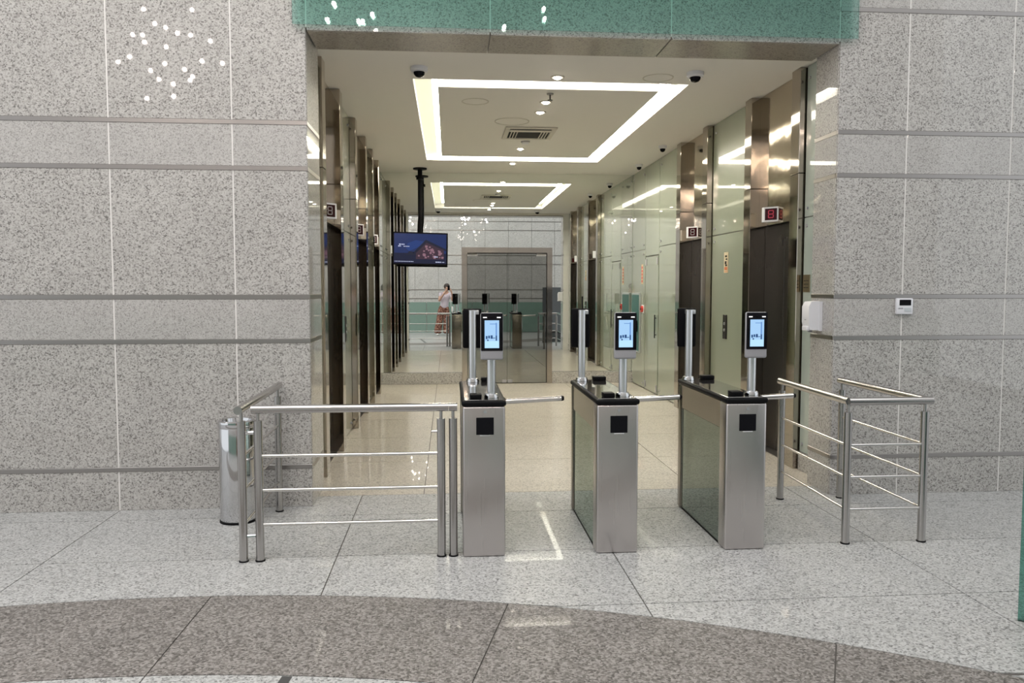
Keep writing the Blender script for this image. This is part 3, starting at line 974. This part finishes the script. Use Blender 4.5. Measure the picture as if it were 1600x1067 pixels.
def terminal(x, y, front, label, antenna=False):
    """face reader on a pole; its screen looks along -y when front"""
    s = 1 if front else -1
    t = thing('face_reader', (x, y, TLZ), label, 'face reader', 'face readers on the turnstiles')
    z0 = TLZ
    bxs = lambda name, mat, xa, xb, ya, yb, za, zb, bev=0, par=t, label=None, seg=2: box(name, mat, par, x + xa, x + xb, *sorted((y + s * ya, y + s * yb)), z0 + za, z0 + zb, bev, label, seg)
    MB().tube((x, y, z0 + 0.0005), (x, y, z0 + 0.505), 0.0255, n=20).build('pole', 'silver', t)
    MB().lathe((x, y, z0), [(0.026, 0.0005), (0.044, 0.0005), (0.044, 0.010), (0.038, 0.026), (0.026, 0.03)], 24).build('base_collar', 'chrome', t)
    bxs('bracket', 'silver', -0.02, 0.045, -0.045, 0.01, 0.475, 0.505, 0.004)
    hd = bxs('housing', 'grey_plastic' if front else 'black', -0.067, 0.067, -0.072, -0.042, 0.235, 0.515, 0.012, seg=3)
    bxs('glass_front', 'black_gloss', -0.0645, 0.0645, -0.0755, -0.0715, 0.290, 0.512, 0.003, hd)
    if front:
        bxs('screen', 'screen_pale', -0.043, 0.043, -0.0765, -0.0755, 0.306, 0.470, 0, hd)
        bxs('screen_view', 'screen_white', -0.041, 0.041, -0.0772, -0.0766, 0.308, 0.348, 0, hd)
        bxs('screen_view', 'screen_blue', 0.022, 0.030, -0.0772, -0.0766, 0.375, 0.455, 0, hd)
        bxs('screen_view', 'screen_blue', -0.012, 0.030, -0.0777, -0.0773, 0.447, 0.451, 0, hd)
        for k, (a, b, c, d) in enumerate(((-0.036, -0.026, 0.360, 0.378), (-0.022, -0.012, 0.364, 0.380), (-0.008, 0.004, 0.362, 0.382), (0.022, 0.030, 0.350, 0.380), (-0.028, -0.02, 0.348, 0.357), (0.004, 0.02, 0.364, 0.368))):
            bxs('screen_view', 'screen_dark', a, b, -0.0782 - k * 0.0001, -0.0774, c, d, 0, hd)
        for a in (-0.052, 0.030):
            bxs('infrared_lamp', 'indicator', a, a + 0.022, -0.0768, -0.0755, 0.484, 0.490, 0, hd)
        MB().tube((x, y - s * 0.0755, z0 + 0.488), (x, y - s * 0.0775, z0 + 0.488), 0.005, n=10).build('lens', 'black', hd)
    if antenna:
        MB().tube((x + 0.012, y - s * 0.057, z0 + 0.513), (x + 0.012, y - s * 0.057, z0 + 0.60), 0.005, n=8).build('antenna', 'black', t)
    return t


terminal(0.253, 4.665, True, 'lit face reader on the front of the left turnstile')
terminal(1.055, 4.665, True, 'lit face reader on the front of the middle turnstile')
terminal(1.862, 4.665, True, 'lit face reader on the front of the right turnstile')
terminal(0.165, 5.47, False, 'face reader with dark back on the rear of the left turnstile')
terminal(0.940, 5.47, False, 'face reader with dark back on the rear of the middle turnstile', True)
terminal(1.716, 5.47, False, 'face reader with dark back on the rear of the right turnstile')

# ------------------------------------------------------------------ railings
PR, RR, BR = 0.0245, 0.0245, 0.0095


def post(t, x, y, top=0.83, name='post'):
    p = MB().tube((x, y, 0.0), (x, y, top), PR, n=20).build(name, 'steel', t)
    MB().tube((x, y, top), (x, y, 0.885), 0.0095, n=12).build('stem', 'steel', p)
    MB().tube((x, y, 0.0005), (x, y, 0.008), PR + 0.004, n=20).build('foot_ring', 'rubber', p)
    return p


def rail(t, a, b, name='handrail', r=RR):
    return MB().tube(a, b, r, n=20).build(name, 'steel', t)


def rods(t, a, b, zs):
    for z in zs:
        MB().tube((a[0], a[1], z), (b[0], b[1], z), BR, n=12).build('rod', 'rod_steel', t)


RZ = 0.897
ZS = (0.622, 0.420, 0.216)
t = thing('side_railing', (-1.21, 5.1, 0), 'short steel railing running back to the left wall beside the bin', 'railing')
post(t, -1.203, 4.60)
post(t, -1.218, 5.64)
rail(t, (-1.203, 4.53, RZ + 0.004), (-1.22, 5.71, RZ + 0.004))
rods(t, (-1.203, 4.60), (-1.218, 5.64), ZS)
for z in (0.76, 0.15):
    MB().tube((-1.18, 4.60, z), (-1.135, 4.605, z), 0.011, n=10).build('hinge_pin', 'chrome', t)

t = thing('gate_railing', (-0.58, 4.6, 0), 'long steel railing with three rods left of the turnstiles', 'railing')
post(t, -1.110, 4.605)
post(t, -0.049, 4.605)
rail(t, (-1.145, 4.605, RZ), (-0.005, 4.605, RZ))
rods(t, (-1.11, 4.605), (-0.049, 4.605), ZS)
MB().tube((-0.072, 4.605, 0.752), (-0.105, 4.605, 0.752), 0.006, n=10).build('latch_pin', 'chrome', t)

t = thing('railing_post', (0.022, 4.605, 0), 'single steel post with short rail between the long railing and left turnstile', 'post')
post(t, 0.022, 4.605)
rail(t, (-0.003, 4.605, RZ), (0.047, 4.605, RZ))

t = thing('guard_railing', (2.74, 5.1, 0), 'U-shaped steel guard railing at the right of the turnstiles', 'railing')
XA, XB, YF, YB = 2.472, 2.972, 4.63, 5.665
for x_, y_ in ((XA, YF), (XB, YF), (XA + 0.03, YB), (XB, YB)):
    post(t, x_, y_)
rail(t, (XA, YF, RZ), (XB + 0.045, YF, RZ))
rail(t, (XA + 0.002, YF - 0.008, RZ + 0.001), (XA + 0.03, YB + 0.04, RZ + 0.001))
rail(t, (XB + 0.02, YF - 0.005, RZ + 0.001), (XB, YB + 0.04, RZ + 0.001))
rods(t, (XA, YF), (XB, YF), ZS)
rods(t, (XA, YF), (XA + 0.03, YB), ZS)
rods(t, (XB, YF), (XB, YB), ZS)

# ------------------------------------------------------------------ bin, dispenser, thermostat
bn = thing('trash_bin', (-1.452, 5.44, 0), 'cylindrical chrome bin standing by the left granite wall', 'bin')
BC = (-1.452, 5.44, 0)
MB().lathe(BC, [(0.118, 0.012), (0.120, 0.02), (0.120, 0.645), (0.118, 0.652)], 40).build('bin_body', 'chrome', bn)
MB().lathe(BC, [(0.110, 0.0), (0.124, 0.0), (0.124, 0.014), (0.110, 0.014)], 40).build('base_ring', 'rubber', bn)
MB().lathe(BC, [(0.085, 0.655), (0.123, 0.652), (0.126, 0.668), (0.123, 0.695), (0.112, 0.703), (0.095, 0.698), (0.085, 0.655)], 40).build('lid_rim', 'chrome', bn)
MB().lathe(BC, [(0.002, 0.660), (0.09, 0.660), (0.09, 0.668), (0.002, 0.668)], 32).build('bin_opening', 'black', bn)

ds = thing('soap_dispenser', (2.88, 5.99, 1.25), 'white soap dispenser on the right granite corner', 'dispenser')
b = MB()
b.prism([(5.925, 1.262), (5.925, 1.495), (6.055, 1.495), (6.055, 1.262)], 'x', 2.905, 2.931)
b.build('back_plate', 'white_plastic', ds)
b = MB()
b.prism([(2.905, 1.27), (2.835, 1.27), (2.822, 1.33), (2.822, 1.455), (2.842, 1.492), (2.905, 1.497)], 'y', 5.93, 6.05)
cov = b.build('cover', 'white_plastic', ds)
box('push_bar', 'white_plastic', ds, 2.815, 2.838, 5.945, 6.035, 1.262, 1.30, 0.006, None, 2)
box('nozzle', 'grey_plastic', ds, 2.845, 2.875, 5.975, 6.005, 1.25, 1.271, 0.003)
box('level_window', 'grey_plastic', ds, 2.8215, 2.8235, 5.975, 6.005, 1.345, 1.352)

th = thing('thermostat', (3.485, 5.74, 1.40), 'white thermostat with dark display on the right granite wall', 'thermostat')
box('case', 'white_plastic', th, 3.418, 3.550, 5.722, 5.749, 1.400, 1.522, 0.006, None, 2)
box('display', 'black_gloss', th, 3.440, 3.532, 5.7195, 5.7225, 1.467, 1.511, 0.001)
box('button', 'grey_plastic', th, 3.432, 3.468, 5.719, 5.7225, 1.441, 1.450, 0.001)
box('button', 'silver', th, 3.480, 3.535, 5.719, 5.7225, 1.420, 1.450, 0.001)

# ------------------------------------------------------------------ chandeliers over the lobby (seen in reflections)
cl_left = [(-3.48, 4.8), (-2.94, 4.81), (-3.36, 4.64), (-3.24, 4.6), (-3.61, 4.51), (-3.5, 4.51), (-3.48, 4.43), (-3.11, 4.54), (-2.96, 4.52), (-2.74, 4.46), (-3.24, 4.38), (-3.65, 4.26), (-3.78, 4.2), (-3.26, 4.19), (-3.42, 4.11), (-3.33, 4.01), (-3.04, 4.13), (-2.84, 4.23), (-2.61, 4.21), (-2.98, 4.01), (-2.95, 4.05), (-3.17, 3.96), (-3.47, 3.79), (-3.17, 3.82)]


def chandelier(cx, pts, cy, label):
    t = thing('chandelier', (cx, cy, 6.9), label, 'chandelier', 'bulb chandeliers high over the lobby')
    MB().lathe((cx, cy, 6.9), [(0.002, 0), (0.42, 0), (0.45, 0.03), (0.45, 0.099), (0.002, 0.099)], 32).build('canopy', 'chrome', t)
    proto = None
    st = MB()
    rg = random.Random(int(cx * 100))
    for (x_, z_) in pts:
        dy = rg.uniform(-0.45, 0.45)
        k = (9.5 - dy) / 9.5
        X_, Z_ = x_ * k, 1.6 + (z_ - 1.6) * k
        loc = (X_ - cx, dy, Z_ - 6.9)
        if proto is None:
            m = MB().ball((cx, cy, 6.9), 0.024, n=12)
            proto = m.build('bulb', 'bulb', t)
            proto.location = loc
        else:
            share(proto, 'bulb', t, loc)
        st.tube((X_, cy + dy, Z_ + 0.022), (cx + (X_ - cx) * 0.6, cy + dy * 0.6, 6.9), 0.0015, n=4)
    st.build('strands', 'chrome', t)['kind'] = 'stuff'
    return t


chandelier(-3.2, cl_left, 2.0, 'left chandelier of small bulbs, mirrored in the left granite wall')
rg = random.Random(11)
for cx, pin, lb in ((-1.1, [(-1.31, 4.89), (-1.39, 4.71), (-0.87, 4.78), (-0.98, 4.70), (-1.03, 4.70), (-0.84, 4.63), (-1.17, 3.64), (-0.69, 3.8)], 'middle chandelier of small bulbs, mirrored left in the green fascia'),
                    (0.9, [(1.14, 4.9), (1.15, 4.79), (0.67, 4.68), (0.42, 3.71), (0.64, 3.75), (0.77, 3.81), (1.16, 3.79), (0.81, 3.36)], 'right chandelier of small bulbs, mirrored in the middle of the green fascia')):
    pts = list(pin)
    while len(pts) < 30:
        pts.append((cx + rg.uniform(-0.5, 0.5), rg.uniform(3.45, 4.55)))
    chandelier(cx, pts, 2.0, lb)


# ------------------------------------------------------------------ the photographer, seen in the mirror
def skin(name, verts, edges, mat, parent, root=0, sub=2, label=None):
    me = bpy.data.meshes.new(name)
    off = world_loc(parent)
    me.from_pydata([Vector(v[:3]) - off for v in verts], edges, [])
    o = bpy.data.objects.new(name, me)
    COL.objects.link(o)
    sm = o.modifiers.new('skin', 'SKIN')
    sm.use_smooth_shade = True
    ss = o.modifiers.new('sub', 'SUBSURF')
    ss.levels = ss.render_levels = sub
    for i, v in enumerate(verts):
        r = v[3]
        rx, ry = (r if isinstance(r, tuple) else (r, r))
        me.skin_vertices[0].data[i].radius = (rx, ry)
        me.skin_vertices[0].data[i].use_root = (i == root)
    dg = bpy.context.evaluated_depsgraph_get()
    m2 = bpy.data.meshes.new_from_object(o.evaluated_get(dg))
    o.modifiers.clear()
    o.data = m2
    bpy.data.meshes.remove(me)
    m2.name = name
    for p in m2.polygons:
        p.use_smooth = True
    m2.materials.clear()
    m2.materials.append(M[mat])
    o.parent = parent
    if label:
        o['label'] = label
    return o


PX, PY = -0.20, -0.40
pe = thing('person', (PX, PY, 0), 'person in a pale lilac top and brown patterned wide trousers photographing, seen in the mirror', 'person')
V, Ed = [], []


def add(x, y, z, r, to=None):
    V.append((x, y, z, r))
    if to is not None:
        Ed.append((to, len(V) - 1))
    return len(V) - 1


pel = add(-0.17, -0.40, 0.92, 0.145)
wai = add(-0.14, -0.40, 1.10, 0.115, pel)
che = add(-0.11, -0.40, 1.28, 0.135, wai)
nck0 = add(-0.085, -0.39, 1.42, 0.075, che)
nck = add(-0.075, -0.375, 1.49, 0.050, nck0)
jaw = add(-0.065, -0.335, 1.545, 0.058, nck)
hd = add(-0.062, -0.345, 1.63, 0.086, jaw)
top = add(-0.062, -0.355, 1.70, 0.055, hd)
nose = add(-0.062, -0.245, 1.60, 0.014, hd)
for sx, fx, hx_ in ((-1, -0.37, -0.27), (1, -0.07, -0.08)):
    hip = add(hx_, -0.40, 0.86, 0.098, pel)
    kn = add((hx_ + fx) / 2, -0.385, 0.48, 0.062, hip)
    cf = add((hx_ + 2 * fx) / 3, -0.405, 0.33, 0.058, kn)
    ank = add(fx, -0.42, 0.09, 0.036, cf)
    toe = add(fx + 0.02 * sx, -0.28, 0.035, 0.032, ank)
    sh = add(-0.105 + sx * 0.165, -0.395, 1.385, 0.058, nck0)
    el = add(-0.085 + sx * 0.235, -0.27, 1.16, 0.042, sh)
    fa = add(-0.05 + sx * 0.19, -0.20, 1.30, 0.040, el)
    wr_ = add(sx * 0.095 - 0.005, -0.105, 1.475, 0.027, fa)
    pm = add(sx * 0.072, -0.070, 1.535, 0.030, wr_)
    # four fingers wrap behind the phone's edge, thumb from the side of the palm
    for k, (dz, ln) in enumerate(((-0.028, 0.040), (-0.008, 0.047), (0.013, 0.050), (0.033, 0.044))):
        a = add(sx * 0.060, -0.046, 1.548 + dz * 0.9, 0.0095, pm)
        b = add(sx * 0.052, -0.030, 1.556 + dz, 0.0085, a)
        c = add(sx * (0.050 - ln * 0.25), -0.0215, 1.560 + dz, 0.0075, b)
    a = add(sx * 0.055, -0.075, 1.548, 0.011, pm)
    b = add(sx * 0.038, -0.062, 1.572, 0.0095, a)
    add(sx * 0.026, -0.050, 1.590, 0.008, b)
body = skin('body', V, Ed, 'skin', pe)
# clothes follow the body
V, Ed = [], []
a0 = add(-0.168, -0.40, 0.86, 0.185)
a1 = add(-0.14, -0.40, 1.09, 0.138, a0)
a2 = add(-0.11, -0.40, 1.27, 0.155, a1)
a3 = add(-0.09, -0.39, 1.40, 0.098, a2)
for sx in (-1, 1):
    s1 = add(-0.105 + sx * 0.165, -0.395, 1.39, 0.074, a3)
    add(-0.093 + sx * 0.205, -0.335, 1.27, 0.064, s1)
skin('blouse', V, Ed, 'blouse', pe)
V, Ed = [], []
aw = add(-0.145, -0.40, 1.07, 0.135)
a0 = add(-0.17, -0.40, 0.95, 0.165, aw)
for fx, hx_ in ((-0.37, -0.265), (-0.07, -0.085)):
    h1 = add(hx_, -0.40, 0.83, 0.125, a0)
    h2 = add((hx_ + fx) / 2, -0.39, 0.48, 0.118, h1)
    h3 = add(fx, -0.40, 0.16, 0.140, h2)
    add(fx, -0.40, 0.05, 0.142, h3)
skin('trousers', V, Ed, 'trousers', pe)
h = MB().ball((-0.062, -0.372, 1.655), 0.104, 0.108, 0.105, 18)
h.ball((-0.062, -0.455, 1.60), 0.055, 0.05, 0.075, 14)
h.build('hair', 'hair', pe)
for sx in (-1, 1):
    MB().ball((-0.062 + sx * 0.088, -0.34, 1.605), 0.012, 0.02, 0.03, 10).build('ear', 'skin', pe)
    e_ = MB().ball((-0.062 + sx * 0.031, -0.262, 1.635), 0.011, 0.009, 0.008, 10).build('eye', 'white_cloth', pe)
    MB().ball((-0.062 + sx * 0.031, -0.254, 1.635), 0.005, 0.003, 0.005, 8).build('pupil', 'black', e_)
MB().ball((-0.062, -0.268, 1.562), 0.022, 0.008, 0.007, 10).build('mouth', 'red', pe)
for fx in (-0.375, -0.065):
    MB().ball((fx, -0.34, 0.038), 0.046, 0.125, 0.038, 14).build('shoe', 'white_cloth', pe, 'white shoe')
ph = box('phone', 'black_gloss', None, -0.0375, 0.0375, -0.030, -0.0215, 1.525, 1.68, 0.003)
tag(ph, 'black phone held up in front of the photographer\'s face', 'phone')
bag = thing('shoulder_bag', (0.15, -0.40, 0.8), 'small white bag hanging at the photographer\'s hip', 'bag')
MB().box(0.085, 0.15, -0.50, -0.32, 0.80, 0.98, 0.02, 2).build('bag_body', 'white_cloth', bag)
MB().path([(0.075, -0.32, 0.97), (0.07, -0.27, 1.15), (0.055, -0.31, 1.36), (0.03, -0.395, 1.475), (0.055, -0.48, 1.36), (0.075, -0.53, 1.15), (0.075, -0.48, 0.97)], 0.007, 6).build('strap', 'white_cloth', bag)
